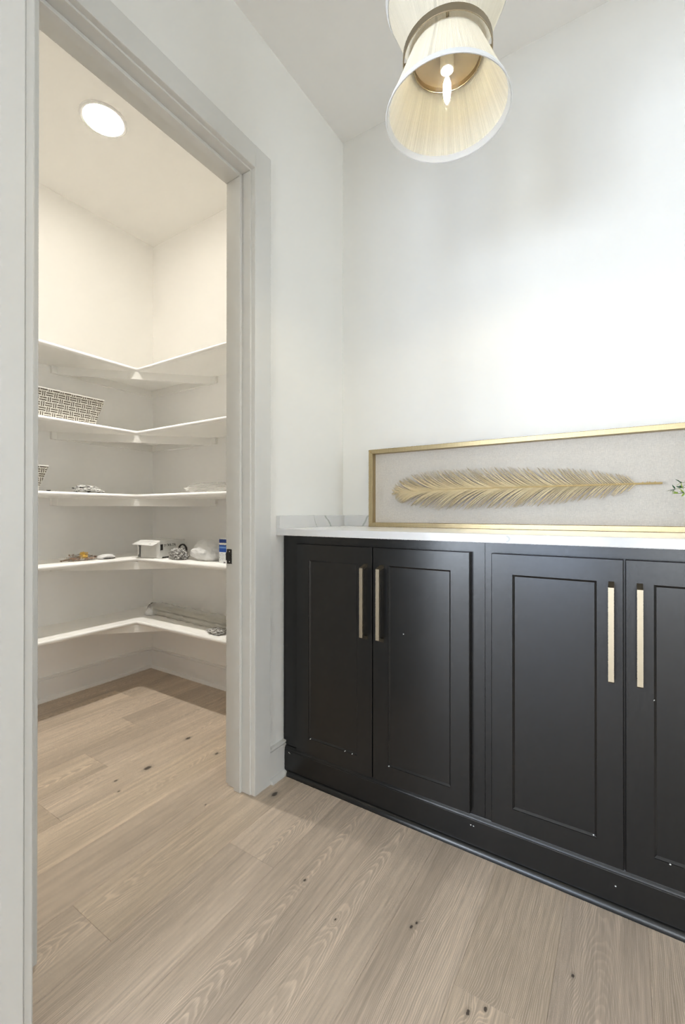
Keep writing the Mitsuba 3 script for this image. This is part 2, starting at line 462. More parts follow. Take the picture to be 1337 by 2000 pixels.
def baseboard(name, a, b, axis, at, sign, bsdf, label, hgt=0.125):
    """Baseboard with an eased top and a quarter round at the floor; sign: the way it faces."""
    t, s = 0.014, 0.016
    pr = [(0, 0), (t, 0), (t, hgt - 0.0130), (t - 0.0045, hgt - 0.0126), (t - 0.0045, hgt - 0.0090), (t, hgt - 0.0086), (t, hgt - 0.001), (t - 0.001, hgt), (0, hgt)]
    q = [(t, 0)] + [(t + s * math.cos(u), s * math.sin(u)) for u in np.linspace(0, math.pi / 2, 6)] 
    poly = [(at + sign * x, z) for x, z in pr]
    shoe = [(at + sign * x, z) for x, z in q]
    struct(name, extrude(poly, a, b, "x" if axis == "x" else "y"), bsdf, label)
    add("shoe_moulding", extrude(shoe, a, b, "x" if axis == "x" else "y"), bsdf, name, smooth=35)


baseboard("baseboard_left", 1.2245, YB, "y", XA, 1, "mat_trim", "painted baseboard between the doorway and the cabinets")
baseboard("baseboard_pantry_back", YP0, YP, "y", XP, 1, "mat_pantry_base", "white baseboard along the pantry wall facing the doorway")
baseboard("baseboard_pantry_right", XP + 0.014, XA2, "x", YP, -1, "mat_pantry_base", "white baseboard along the right pantry wall")
baseboard("baseboard_pantry_left", XP + 0.014, XA2, "x", YP0, 1, "mat_pantry_base", "white baseboard along the left pantry wall")

# pantry door frame: casing, jambs, stops, strike plate
CI, CO = 1.1420, 1.2245            # casing, inner and outer edge
CL_I, CL_O = 0.4604, 0.3780
CZ_I, CZ_O = 2.2225, 2.3035
CT = 0.018


def casing_profile(y_in, y_out):
    s = 1 if y_out > y_in else -1
    e = 0.003
    return [(XA, y_in), (XA + CT - e, y_in), (XA + CT - 0.0008, y_in + s * 0.0008), (XA + CT, y_in + s * e), (XA + CT, y_out - s * 0.0015), (XA + CT - 0.0015, y_out), (XA, y_out)]


trim = "trim_1"
labels[trim] = {"kind": "structure", "label": "greige painted frame of the pantry doorway"}
add("casing_leg", extrude(casing_profile(CI, CO), 0.0, CZ_O, "z"), "mat_trim", trim)
add("casing_leg", extrude(casing_profile(CL_I, CL_O), 0.0, CZ_O, "z"), "mat_trim", trim)
hp = [(XA, CZ_I), (XA + CT - .003, CZ_I), (XA + CT - .0008, CZ_I + .0008), (XA + CT, CZ_I + .003), (XA + CT, CZ_O - .0015), (XA + CT - .0015, CZ_O), (XA, CZ_O)]
add("casing_head", extrude(hp, CL_I - 0.0005, CI + 0.0005, "y"), "mat_trim", trim)
add("jamb", cbox(XA2, XA, DY1, DY1 + 0.02, 0, DZ + 0.02, 0.0015), "mat_trim", trim)
add("jamb", cbox(XA2, XA, DY0 - 0.02, DY0, 0, DZ + 0.02, 0.0015), "mat_trim", trim)
add("jamb_head", cbox(XA2, XA, DY0, DY1, DZ, DZ + 0.02, 0.0015), "mat_trim", trim)
SX0, SX1 = -1.1875, -1.1545          # door stop
add("door_stop", cbox(SX0, SX1, DY1 - 0.0115, DY1, 0, DZ, 0.002), "mat_trim", trim)
add("door_stop", cbox(SX0, SX1, DY0, DY0 + 0.0115, 0, DZ, 0.002), "mat_trim", trim)
add("door_stop", cbox(SX0, SX1, DY0 + 0.0115, DY1 - 0.0115, DZ - 0.0115, DZ, 0.002), "mat_trim", trim)
sp = cat(cbox(-1.2320, -1.2080, DY1 - 0.0018, DY1, 0.8140, 0.8680, 0.0005), cbox(-1.2380, -1.2300, DY1 - 0.0014, DY1 + 0.0008, 0.826, 0.856, 0.0004))
add("strike_plate", sp, "mat_strike", trim, label="dark metal strike plate")
add("strike_hole", cbox(-1.222, -1.2140, DY1 - 0.0024, DY1 - 0.0017, 0.832, 0.850), "mat_black", trim + "__strike_plate")
for z in (0.8225, 0.8595):
    add("screw", trimesh.creation.cylinder(radius=0.0025, height=0.001, sections=12, transform=trimesh.transformations.translation_matrix((-1.2180, DY1 - 0.0021, z)) @
        trimesh.transformations.rotation_matrix(math.pi / 2, (1, 0, 0))), "mat_steel", trim + "__strike_plate")
# casing on the pantry side
labels["trim_2"] = {"kind": "structure", "label": "casing on the pantry side of the doorway"}
add("casing_leg", cbox(XA2 - CT, XA2, DY1 + 0.007, DY1 + 0.09, 0, DZ + 0.09, 0.0015), "mat_trim", "trim_2")
add("casing_head", cbox(XA2 - CT, XA2, DY0 - 0.006, DY1 + 0.006, DZ + 0.006, DZ + 0.09, 0.0015), "mat_trim", "trim_2")

# the opening the picture is taken through: jamb lining and casing
labels["trim_3"] = {"kind": "structure", "label": "pale lining and casing of the opening in the foreground at the left edge"}
JY0, JY1 = YC2 - 0.002, YC
add("jamb", cbox(OX0 - 0.02, OX0, JY0, JY1, 0, OZ + 0.02, 0.0012), "mat_trim", "trim_3")
add("casing_leg", cbox(OX0 - 0.006 - 0.08, OX0 - 0.0045, YC, YC + 0.0175, 0, OZ + 0.085, 0.003), "mat_trim", "trim_3")
add("casing_head", cbox(OX0 - 0.0045, OX1 + 0.0045, YC, YC + 0.0175, OZ + 0.0055, OZ + 0.085, 0.003), "mat_trim", "trim_3")
add("jamb_head", cbox(OX0, OX1, JY0, JY1, OZ, OZ + 0.02, 0.0012), "mat_trim", "trim_3")
add("jamb", cbox(OX1, OX1 + 0.02, JY0, JY1, 0, OZ + 0.02, 0.0012), "mat_trim", "trim_3")
add("casing_leg", cbox(OX1 + 0.0045, OX1 + 0.086, YC, YC + 0.0175, 0, OZ + 0.085, 0.003), "mat_trim", "trim_3")
add("casing_leg", cbox(OX0 - 0.086, OX0 - 0.0045, YC2 - 0.0175, YC2, 0, OZ + 0.085, 0.003), "mat_trim", "trim_3")
add("casing_leg", cbox(OX1 + 0.0045, OX1 + 0.086, YC2 - 0.0175, YC2, 0, OZ + 0.085, 0.003), "mat_trim", "trim_3")

# ------------------------------------------------------------------ base cabinets
YF, YD = 1.315, 1.295               # face frame, door fronts
ZD0, ZD1 = 0.114, 0.885
RAIL = 0.0575


def door_mesh(x0, x1):
    """Frame of a shaker door: two stiles, two rails and the little bead at the panel, one mesh."""
    c, d = 0.0016, 0.019
    o = sbox(x0, ZD0, x1, ZD1)
    i = sbox(x0 + RAIL, ZD0 + RAIL, x1 - RAIL, ZD1 - RAIL)
    m = trimesh.creation.extrude_polygon(o.difference(i), d - c, engine="earcut")
    v = np.array(m.vertices)
    back = np.stack([v[:, 0], YD + d - v[:, 2], v[:, 1]], 1)
    back = trimesh.Trimesh(back, m.faces, process=False)
    back.fix_normals()

    def ring(e, y):
        return [(x0 + e, y, ZD0 + e), (x1 - e, y, ZD0 + e), (x1 - e, y, ZD1 - e), (x0 + e, y, ZD1 - e)]
    q = np.array(ring(0, YD + c) + ring(c, YD) + ring(RAIL, YD) + ring(RAIL, YD + c))
    f = []
    for a in (0, 4, 8):
        for k in range(4):
            k2 = (k + 1) % 4
            f += [(a + k, a + k2, a + 4 + k2), (a + k, a + 4 + k2, a + 4 + k)]
    return cat(back, trimesh.Trimesh(q, np.array(f), process=False))   # chamfered front on a plain back


def handle_mesh(x):
    """Square bar pull: bar in front, legs that spread out to the door."""
    w, zt, zb, yf, t = 0.0062, 0.818, 0.587, 1.2610, 0.0085
    poly = [(YD, zt + 0.011), (yf, zt), (yf, zb), (YD, zb - 0.013), (YD, zb - 0.002), (yf + t, zb + 0.006), (yf + t, zt - 0.006), (YD, zt + 0.001)]
    p = Polygon(poly).buffer(-0.0006).buffer(0.0006, quad_segs=3)
    return extrude(p, x - w, x + w, "x")


def cabinet(x0, x1, doors, handles, dlabels, label, filler=None):
    t = thing("base_cabinet", label, "cabinet", "black shaker base cabinets")
    zt = 0.9155
    add("case", cbox(x0 + 0.002, x1 - 0.002, YF + 0.019, YB - 0.003, 0.0, zt), "mat_black_paint", t)
    dx0, dx1 = doors[0][0], doors[-1][1]
    hole = [sbox(a + 0.02, ZD0 + 0.02, b - 0.02, ZD1 - 0.02) for a, b in doors]
    pf = sbox(x0 + 0.0006, 0.09, x1 - 0.0006, zt).difference(hole[0]).difference(hole[1])
    fm = trimesh.creation.extrude_polygon(pf, 0.0185, engine="earcut")
    fv = np.array(fm.vertices)
    fm = trimesh.Trimesh(np.stack([fv[:, 0], YF + 0.0185 - fv[:, 2], fv[:, 1]], 1), fm.faces, process=False)
    fm.fix_normals()
    add("face_frame", fm, "mat_black_paint", t)
    if filler:
        add("filler_strip", cbox(filler[0], filler[1] - 0.0006, YF + 0.002, YF + 0.021, 0.09, zt, 0.0008), "mat_black_paint", t)
    for (a, b), hx, dl in zip(doors, handles, dlabels):
        d = add("door", door_mesh(a, b), "mat_black_paint", t, label=dl)
        i0, i1, k0, k1 = a + RAIL, b - RAIL, ZD0 + RAIL, ZD1 - RAIL
        add("panel", cbox(i0 - 0.004, i1 + 0.004, YD + 0.0065, YD + 0.0145, k0 - 0.004, k1 + 0.004), "mat_black_paint", d)
        # sloped bead round the panel
        bd = []
        e = 0.0055
        bd.append(extrude([(YD + .0015, k0 - .001), (YD + .0065, k0 + e), (YD + .010, k0 + e), (YD + .010, k0 - .001)], i0, i1, "x"))
        bd.append(extrude([(YD + .0015, k1 + .001), (YD + .010, k1 + .001), (YD + .010, k1 - e), (YD + .0065, k1 - e)], i0, i1, "x"))
        bd.append(extrude([(i0 - .001, YD + .0015), (i0 + e, YD + .0065), (i0 + e, YD + .010), (i0 - .001, YD + .010)], k0, k1, "z"))
        bd.append(extrude([(i1 + .001, YD + .0015), (i1 + .001, YD + .010), (i1 - e, YD + .010), (i1 - e, YD + .0065)], k0, k1, "z"))
        bm = cat(*bd)
        bm.fix_normals(multibody=True)
        add("bead", bm, "mat_black_paint", d)
        add("handle", handle_mesh(hx), "mat_brass", d, label="champagne brass bar pull")
    return t


cabinet(-1.0400, -0.3450, [(-1.0345, -0.7125), (-0.7095, -0.3850)], [-0.7360, -0.6745], [None, None],
        "black shaker cabinet beside the doorway, its two brass pulls seen at an angle", filler=(-1.1145, -1.0400))
cabinet(-0.3450, 0.3520, [(-0.3225, -0.0025), (0.0015, 0.3245)], [-0.0282, 0.0310], [None, None],
        "black shaker cabinet at the right edge of the photo, cut off by the frame")
add("end_panel", cbox(0.3526, 0.3700, YF, YB - 0.003, 0.0, 0.9155, 0.0008), "mat_black_paint", "base_cabinet_001")

# black base moulding with its quarter round in front of the cabinets
bp = [(YF - 0.0005, 0), (1.307, 0), (1.307, 0.0905), (1.3085, 0.0925), (1.3075, 0.0945), (1.3085, 0.098), (1.3115, 0.1025), (1.3135, 0.1060), (YF - 0.0005, 0.1065)]
t = thing("base_moulding", "black base moulding with nail marks under the cabinet doors", "moulding")
add("board", extrude(bp, -1.1010, 0.3700, "x"), "mat_black_paint", t)
sm = [(1.307, 0)] + [(1.307 - 0.0125 * math.cos(u), 0.0175 * math.sin(u)) for u in np.linspace(0, math.pi / 2, 9)]
add("shoe_moulding", extrude(sm, -1.0830, 0.3700, "x"), "mat_black_paint", t, smooth=35)

# ------------------------------------------------------------------ countertop
t = thing("countertop", "white quartz countertop with grey veins on the black cabinets", "countertop")
YCF = 1.273
CTX1 = 0.385
add("slab", cbox(XA + 0.0005, CTX1, YCF, YB - 0.0005, 0.9160, 0.9410, 0.0012), "mat_quartz", t)
add("side_splash", cbox(XA + 0.0005, XA + 0.0195, YCF, YB - 0.0005, 0.9411, 0.9900, 0.001), "mat_quartz", t)
add("back_splash", cbox(XA + 0.0197, CTX1, YB - 0.0195, YB - 0.0005, 0.9411, 0.9900, 0.001), "mat_quartz", t)

# ------------------------------------------------------------------ framed golden leaf on the countertop
FX0, FX1, FZ0, FZ1, FY0, FY1 = -0.937, 0.2100, 0.9412, 1.2745, 1.672, 1.7235
FW = 0.0185
t = thing("shadow_box_frame", "long gold shadow box with a gilded palm leaf on linen, standing on the countertop", "wall art")


def rail_mesh(kind):
    a, b, c, d = FX0, FX1, FZ0, FZ1
    if kind == "top":
        poly = [(a, d), (b, d), (b - FW, d - FW), (a + FW, d - FW)]
    elif kind == "bottom":
        poly = [(a, c), (a + FW, c + FW), (b - FW, c + FW), (b, c)]
    elif kind == "left":
        poly = [(a, c), (a, d), (a + FW, d - FW), (a + FW, c + FW)]
    else:
        poly = [(b, c), (b - FW, c + FW), (b - FW, d - FW), (b, d)]
    cx, cz = np.mean(poly, axis=0)
    p3 = []
    inner = Polygon(poly).buffer(-0.0012, join_style=2)
    for x, z in list(Polygon(poly).exterior.coords)[:-1]:
        p3 += [(x, FY0 + 0.0012, z), (x, FY1, z)]
    for x, z in list(inner.exterior.coords)[:-1]:
        p3.append((x, FY0, z))
    return trimesh.convex.convex_hull(np.array(p3))


for k in ("top", "bottom", "left", "right"):
    add("frame_rail", rail_mesh(k), "mat_gold", t)
add("backing", cbox(FX0 + FW - 0.003, FX1 - FW + 0.003, 1.7020, 1.7120, FZ0 + FW - 0.003, FZ1 - FW + 0.003), "mat_linen", t, label="grey beige linen backing")
LY = 1.6775
sx = np.linspace(-0.812, 0.0986, 40)
rise = lambda x: 1.0935 - 0.006 * smooth01((-0.55 - x) / 0.3)


def smooth01(q):
    q = np.clip(q, 0, 1)
    return q * q * (3 - 2 * q)


spts = np.stack([sx, np.full_like(sx, LY), rise(sx)], 1)
leaf = add("leaf_stem", tube(spts, np.interp(sx, [-0.812, -0.5, 0.03, 0.0986], [0.0012, 0.0020, 0.0030, 0.0036]), 8), "mat_gold_leaf", t, smooth=40, label="gilded palm leaf stem")
bv, bf, off = [], [], 0


def barb(p0, p1, p2, w):
    """A slim folded leaflet along a bent path: six points, a ridge and two edges."""
    global off
    ts = np.linspace(0, 1, 7)[:, None]
    c = (1 - ts) ** 2 * p0 + 2 * ts * (1 - ts) * p1 + ts ** 2 * p2
    tn = np.gradient(c, axis=0)
    tn /= np.linalg.norm(tn, axis=1, keepdims=True)
    side = np.cross(tn, [0, 1.0, 0])
    ww = w * np.sqrt(np.clip(1 - (ts - 0.35) ** 2 / 0.46, 0.02, 1))
    ridge = c + np.array([0, -0.0016, 0])
    back = c + np.array([0, 0.0008, 0])
    q = np.stack([c - side * ww, ridge, c + side * ww, back], 1).reshape(-1, 3)
    f = []
    for i in range(6):
        for j in range(4):
            a, b = i * 4 + j, i * 4 + (j + 1) % 4
            f += [(a, b, b + 4), (a, b + 4, a + 4)]
    bv.append(q)
    bf.append(np.array(f) + off)
    off += len(q)


NB = 116
for s in (1, -1):
    for i in range(NB):
        u = i / (NB - 1)
        xb = 0.030 - 0.830 * u ** 0.97
        jit = rng.normal(0, 1, 4)
        # reach of the leaflets: short near the stem's foot, longest at two thirds, gathered at the tip
        tip_x = xb - np.interp(u, [0, .15, .5, .82, 1], [0.026, 0.055, 0.112, 0.118, 0.030]) + 0.004 * jit[0]
        tip_x = max(tip_x, -0.834 + 0.010 * abs(jit[1]))
        outline = np.interp(tip_x, [-0.832, -0.80, -0.74, -0.64, -0.42, -0.18, -0.05, 0.03], [0.016, 0.040, 0.064, 0.076, 0.076, 0.060, 0.042, 0.020])
        z0 = float(rise(np.array(xb)))
        dz = outline * (1 + 0.045 * jit[2]) if u < 0.93 else outline * np.interp(u, [0.93, 1], [0.9, 0.35])
        y1 = LY - 0.003 + 0.004 * jit[3] * 0.5
        p0 = np.array([xb, LY, z0])
        p2 = np.array([tip_x, y1 - 0.002, z0 + s * dz])
        p1 = np.array([xb + 0.62 * (tip_x - xb), LY - 0.006, z0 + s * dz * np.interp(u, [0, 0.5, 1], [0.50, 0.34, 0.22])])
        barb(p0, p1, p2, 0.0020 + 0.00015 * jit[3])
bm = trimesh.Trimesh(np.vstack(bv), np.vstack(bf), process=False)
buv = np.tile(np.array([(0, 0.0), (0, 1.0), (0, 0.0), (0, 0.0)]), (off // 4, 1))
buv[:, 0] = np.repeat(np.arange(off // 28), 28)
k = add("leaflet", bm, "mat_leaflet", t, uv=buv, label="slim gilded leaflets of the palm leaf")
labels[k]["kind"] = "stuff"
for x in np.linspace(0.045, 0.092, 5):
    pass
kn = [tube([(x - 0.0015, LY, 1.0950), (x + 0.0015, LY, 1.0950)], 0.0044, 8) for x in (0.048, 0.060, 0.066, 0.080)]
kb = add("stem_node", cat(*kn), "mat_gold_leaf", t)
labels[kb] = {"kind": "stuff", "label": "small knots on the gilded stem"}

# green sprig that reaches into the picture at the right, in its pot beside the frame's right half
t = thing("potted_sprig", "artificial green sprig reaching in front of the frame at the right edge", "plant")
PX, PY = 0.235, 1.50
pot = [(0.0, 0.9412), (0.034, 0.9412), (0.037, 0.944), (0.044, 1.020), (0.0455, 1.026), (0.043, 1.027), (0.0405, 1.018), (0.0, 1.015)]
add("pot", lathe(pot, 40, (PX, PY, 0)), "mat_white_plastic", t, smooth=35, label="small white pot")
lv = {"mat_leaf": [], "mat_leaf_young": []}
stems = []
srng = np.random.default_rng(3)


def leaf_mesh(base, d, length, width, up):
    d = d / np.linalg.norm(d)
    sd = np.cross(d, up)
    sd /= np.linalg.norm(sd) + 1e-9
    nn = np.cross(sd, d)
    ts = np.array([0, .25, .55, .8, 1.0])
    ws = np.array([.08, .8, 1.0, .6, .02]) * width / 2
    c = base + d * (ts * length)[:, None] - nn * (0.18 * length * ts ** 2)[:, None]
    q = np.vstack([np.stack([c - sd * ws[:, None], c - nn * 0.0008, c + sd * ws[:, None]], 1).reshape(-1, 3)])
    f = []
    for i in range(4):
        for j in range(2):
            a = i * 3 + j
            f += [(a, a + 1, a + 4), (a, a + 4, a + 3)]
    return trimesh.Trimesh(q, np.array(f), process=False)


branches = [((PX, PY, 1.02), (0.185, PY - 0.005, 1.085), (0.116, PY, 1.066), 0), ((PX, PY, 1.02), (0.19, PY + .01, 1.06), (0.122, PY + 0.005, 1.054), 1),
            ((PX, PY, 1.02), (0.20, PY - .01, 1.10), (0.128, PY - 0.01, 1.082), 2)]
for a in range(9):
    an = -1.9 + a * 0.55
    branches.append(((PX, PY, 1.02), (PX + 0.03 * math.cos(an), PY + 0.03 * math.sin(an), 1.10), (PX + 0.075 * math.cos(an), PY + 0.065 * math.sin(an), 1.13 + 0.03 * math.sin(3 * a)), 0))
for b0, b1, b2, young in branches:
    ts = np.linspace(0, 1, 10)[:, None]
    c = (1 - ts) ** 2 * np.array(b0) + 2 * ts * (1 - ts) * np.array(b1) + ts ** 2 * np.array(b2)
    stems.append(tube(c, np.linspace(0.0013, 0.0006, 10), 5))
    tn = np.gradient(c, axis=0)
    for i in range(2, 10):
        for s in range(3 if i < 9 else 4):
            d = tn[i] / np.linalg.norm(tn[i]) + 0.85 * srng.normal(0, 1, 3)
            m = leaf_mesh(c[i], d, srng.uniform(0.011, 0.018), srng.uniform(0.0040, 0.0060), np.array([0, 0, 1.0]) + 0.4 * srng.normal(0, 1, 3))
            lv["mat_leaf_young" if (young and srng.random() < 0.6) or srng.random() < 0.10 else "mat_leaf"].append(m)
add("stem", cat(*stems), "mat_stem", t, smooth=50)
k = add("foliage", cat(*lv["mat_leaf"]), "mat_leaf", t, smooth=True)
labels[k] = {"kind": "stuff", "label": "dark green leaves"}
k = add("foliage", cat(*lv["mat_leaf_young"]), "mat_leaf_young", t, smooth=True)
labels[k] = {"kind": "stuff", "label": "yellow green young leaves"}

# ------------------------------------------------------------------ pendant lamp
t = thing("pendant_lamp", "hourglass pendant lamp of cream strings with a brass ring at its waist", "lamp")
LX, LYY = LAMP
ZR, ZN, ZT, RR, RN = 1.9816, 2.1280, 2.2745, 0.1485, 0.0875


def shade_mesh(z0, r0, z1, r1):
    """Cone of fine strings: radius rippled round the axis."""
    n = 720
    zz = np.linspace(0, 1, 9)
    pr = [(r0 + (r1 - r0) * q, z0 + (z1 - z0) * q) for q in zz]
    m = lathe(pr, n, (LX, LYY, 0))
    v = np.array(m.vertices)
    a = np.arctan2(v[:, 1] - LYY, v[:, 0] - LX)
    k = 1 + 0.004 * np.sin(a * 180) + 0.003 * np.sin(a * 7 + 1) * np.sin(a * 23)
    v[:, 0] = LX + (v[:, 0] - LX) * k
    v[:, 1] = LYY + (v[:, 1] - LYY) * k
    return trimesh.Trimesh(v, m.faces, process=False)


def hoop(r0, r1, z0, z1, n=96, e=0.0008):
    return lathe([(r0, z0 + e), (r0 + e, z0), (r1 - e, z0), (r1, z0 + e), (r1, z1 - e), (r1 - e, z1), (r0 + e, z1), (r0, z1 - e), (r0, z0 + e)], n, (LX, LYY, 0))


def tape(r0, z0, r1, z1, w=0.0022):
    d = np.array([r1 - r0, z1 - z0])
    d /= np.linalg.norm(d)
    nrm = np.array([d[1], -d[0]])
    p = [np.array([r0, z0]) - nrm * w, np.array([r0, z0]) - d * w * 0.8, np.array([r0, z0]) + nrm * w, np.array([r1, z1]) + nrm * w, np.array([r1, z1]) - nrm * w]
    p.append(p[0])
    m = lathe(p, 120, (LX, LYY, 0))
    m.fix_normals()
    return m


s1 = add("lower_shade", shade_mesh(ZR, RR, ZN, RN), "mat_strings", t, smooth=True)
dr_, dz_ = (RN - RR) / (ZN - ZR), 1.0
add("rim_tape", tape(RR, ZR, RR + dr_ * 0.0135, ZR + 0.0135), "mat_shade_tape", s1, smooth=40, label="white fabric tape along the rim")
s2 = add("upper_shade", shade_mesh(ZN, RN, ZT, RR), "mat_strings", t, smooth=True)
add("rim_tape", tape(RR, ZT, RR + dr_ * 0.0135, ZT - 0.0135), "mat_shade_tape", s2, smooth=40, label="white fabric tape along the rim")
rg = add("waist_ring", hoop(0.1048, 0.1077, 2.1190, 2.1370), "mat_brass", t, smooth=35, label="brushed brass ring round the waist")
for a in np.radians((20, 110, 200, 290)):
    c, s_ = math.cos(a), math.sin(a)
    add("spacer", tube([(LX + 0.083 * c, LYY + 0.083 * s_, 2.128), (LX + 0.1055 * c, LYY + 0.1055 * s_, 2.128)], 0.0032, 10), "mat_brass", rg, smooth=40)
add("neck_ring", hoop(0.0800, 0.0840, 2.1130, 2.1275), "mat_brass", t, smooth=35, label="brass ring inside the waist")
add("neck_plate", lathe([(0.0, 2.1262), (0.0800, 2.1262), (0.0800, 2.1290), (0.0, 2.1290)], 64, (LX, LYY, 0)), "mat_plate", t)
sk = add("socket", lathe([(0.0, 2.090), (0.0150, 2.090), (0.0165, 2.0915), (0.0165, 2.124), (0.0, 2.1262)], 32, (LX, LYY, 0)), "mat_socket", t, smooth=35)
bl = [(0.0120, 2.091), (0.0135, 2.086), (0.0215, 2.074), (0.0262, 2.062), (0.0275, 2.050), (0.0258, 2.036), (0.0195, 2.020), (0.0110, 2.007), (0.0045, 1.998), (0.0, 1.996)]
fl_ = [(0.0, 2.006), (0.0030, 2.010), (0.0075, 2.022), (0.0100, 2.040), (0.0100, 2.055), (0.0060, 2.070), (0.0, 2.074)]
for up, power, what in ((False, 1.0, "clear candle shaped glass bulb"), (True, 0.6, "bulb in the upper shade")):
    z_ = (lambda z: 2 * 2.1276 - z) if up else (lambda z: z)
    if up:
        add("socket", lathe([(0.0, 2.1300), (0.0165, 2.1312), (0.0165, 2.1640), (0.0150, 2.1652), (0.0, 2.1652)], 32, (LX, LYY, 0)), "mat_socket", t, smooth=35)
    bk = add("bulb", lathe([(r, z_(z)) for r, z in bl], 40, (LX, LYY, 0)), "mat_bulb_glass", t, smooth=True, label=what)
    fil = lathe([(r, z_(z)) for r, z in fl_], 24, (LX, LYY, 0))
    fil.fix_normals()
    scene[bk + "__filament"] = mikit.ply(fil, "mat_dark", emitter={"type": "area", "radiance": rgb(*[q * power for q in BULB])})
    labels[bk + "__filament"] = {"label": "glowing filament"}
for a in (0.0, 2.094, 4.189):
    add("strut", tube([(LX + 0.078 * math.cos(a), LYY + 0.078 * math.sin(a), 2.129), (LX + 0.07 * math.cos(a), LYY + 0.07 * math.sin(a), 2.25), (LX, LYY, 2.33)], 0.0025, 8), "mat_brass", t, smooth=40)
add("stem", tube([(LX, LYY, 2.325), (LX, LYY, 2.722)], 0.0065, 16), "mat_brass", t, smooth=40)
add("canopy", lathe([(0.0, 2.718), (0.055, 2.718), (0.060, 2.722), (0.060, 2.7428), (0.0, 2.7428)], 48, (LX, LYY, 0)), "mat_brass", t, smooth=35)

# ------------------------------------------------------------------ recessed lights


def recessed(x, y, r, glow, label, group=None, beam=None):
    t = thing("recessed_light", label, "ceiling light", group)
    ring = lathe([(r, H - 0.0005), (r + 0.002, H - 0.006), (r + 0.008, H - 0.0068), (r + 0.0135, H - 0.0030), (r + 0.0145, H - 0.0002)], 64, (x, y, 0))
    ring.invert()
    add("trim_ring", ring, "mat_white_plastic", t, smooth=40)
    a = np.linspace(0, 2 * np.pi, 48, endpoint=False)
    v = np.vstack([[x, y, H - 0.0015], np.stack([x + r * np.cos(a), y + r * np.sin(a), np.full(48, H - 0.0015)], 1)])
    f = np.array([(0, 1 + (i + 1) % 48, 1 + i) for i in range(48)])
    key = t + "__lens"
    scene[key] = mikit.ply(trimesh.Trimesh(v, f, process=False), "mat_dark", emitter={"type": "area", "radiance": rgb(*glow)})
    labels[key] = {"label": "glowing white lens"}
    if beam:
        scene[t + "_beam"] = {"type": "spot", "intensity": rgb(*beam), "cutoff_angle": 34.0, "beam_width": 11.0,
                              "to_world": T().look_at(origin=[x, y, H - 0.012], target=[x, y, 0.0], up=[0, 1, 0])}


recessed(-1.940, 1.0670, 0.080, PANTRY_LED, "round recessed light glowing in the pantry ceiling", beam=PANTRY_BEAM)
# ------------------------------------------------------------------ pantry shelves
SF = 0.300
TH = 0.0245
SXF, SYF = XP + SF, YP - 0.302
places = ["topmost", "second from the top", "middle", "second from the bottom", "lowest"]
carry = ["bare", "with a patterned basket", "with small bags", "with an open white carton", "with wrapped rods"]
for zt, pl, ca in zip((1.8170, 1.4620, 1.1050, 0.7510, 0.3975), places, carry):
    t = thing("corner_shelf", f"{pl} of the white L shaped pantry shelves, {ca}", "shelf", "white L shaped pantry shelves")
    zc, r = zt - TH / 2, TH / 2
    prof = [(0.0, -r), (SF - r, -r)] + [(SF - r + r * math.cos(u), r * math.sin(u)) for u in np.linspace(-math.pi / 2, math.pi / 2, 11)][1:-1] + [(SF - r, r), (0.0, r)]
    # two mitred runs that meet in the inner corner
    va, fa = [], []
    n = len(prof)
    ring1, ring2, ring3 = [], [], []
    for d, z in prof:
        ring1.append((XP + d, YP0 + 0.002, zc + z))
        # inside corner: slightly rounded by a short facet
        ring2.append((XP + d, YP - d * 0.302 / SF, zc + z))
        ring3.append((XA2 - 0.020, YP - d * 0.302 / SF, zc + z))
    v = np.array(ring1 + ring2 + ring3)
    f = []
    for a in (0, n):
        for i in range(n):
            j = (i + 1) % n
            f += [(a + i, a + j, a + n + j), (a + i, a + n + j, a + n + i)]
    for base in (0, 2 * n):
        for i in range(1, n - 1):
            f.append((base, base + i, base + i + 1) if base else (base, base + i + 1, base + i))
    m = trimesh.Trimesh(v, np.array(f), process=False)
    m.fix_normals()
    add("board", m, "mat_shelf", t, smooth=30)
    zb = zt - TH
    add("cleat", cbox(XP, XP + 0.019, 1.145, YP, zb - 0.040, zb, 0.001), "mat_shelf", t)
    add("cleat", cbox(XP + 0.0195, -1.985, YP - 0.019, YP, zb - 0.040, zb, 0.001), "mat_shelf", t)
    p0, p1 = np.array([XP + 0.019, 1.1722]), np.array([-2.0198, YP - 0.019])
    d = (p1 - p0) / np.linalg.norm(p1 - p0)
    nn = np.array([-d[1], d[0]]) * 0.019
    add("brace", extrude([tuple(p0), tuple(p1), tuple(p1 + nn * 0.98), tuple(p0 + nn * 0.98)], zb - 0.042, zb, "z"), "mat_shelf", t)

# ------------------------------------------------------------------ things on the pantry shelves


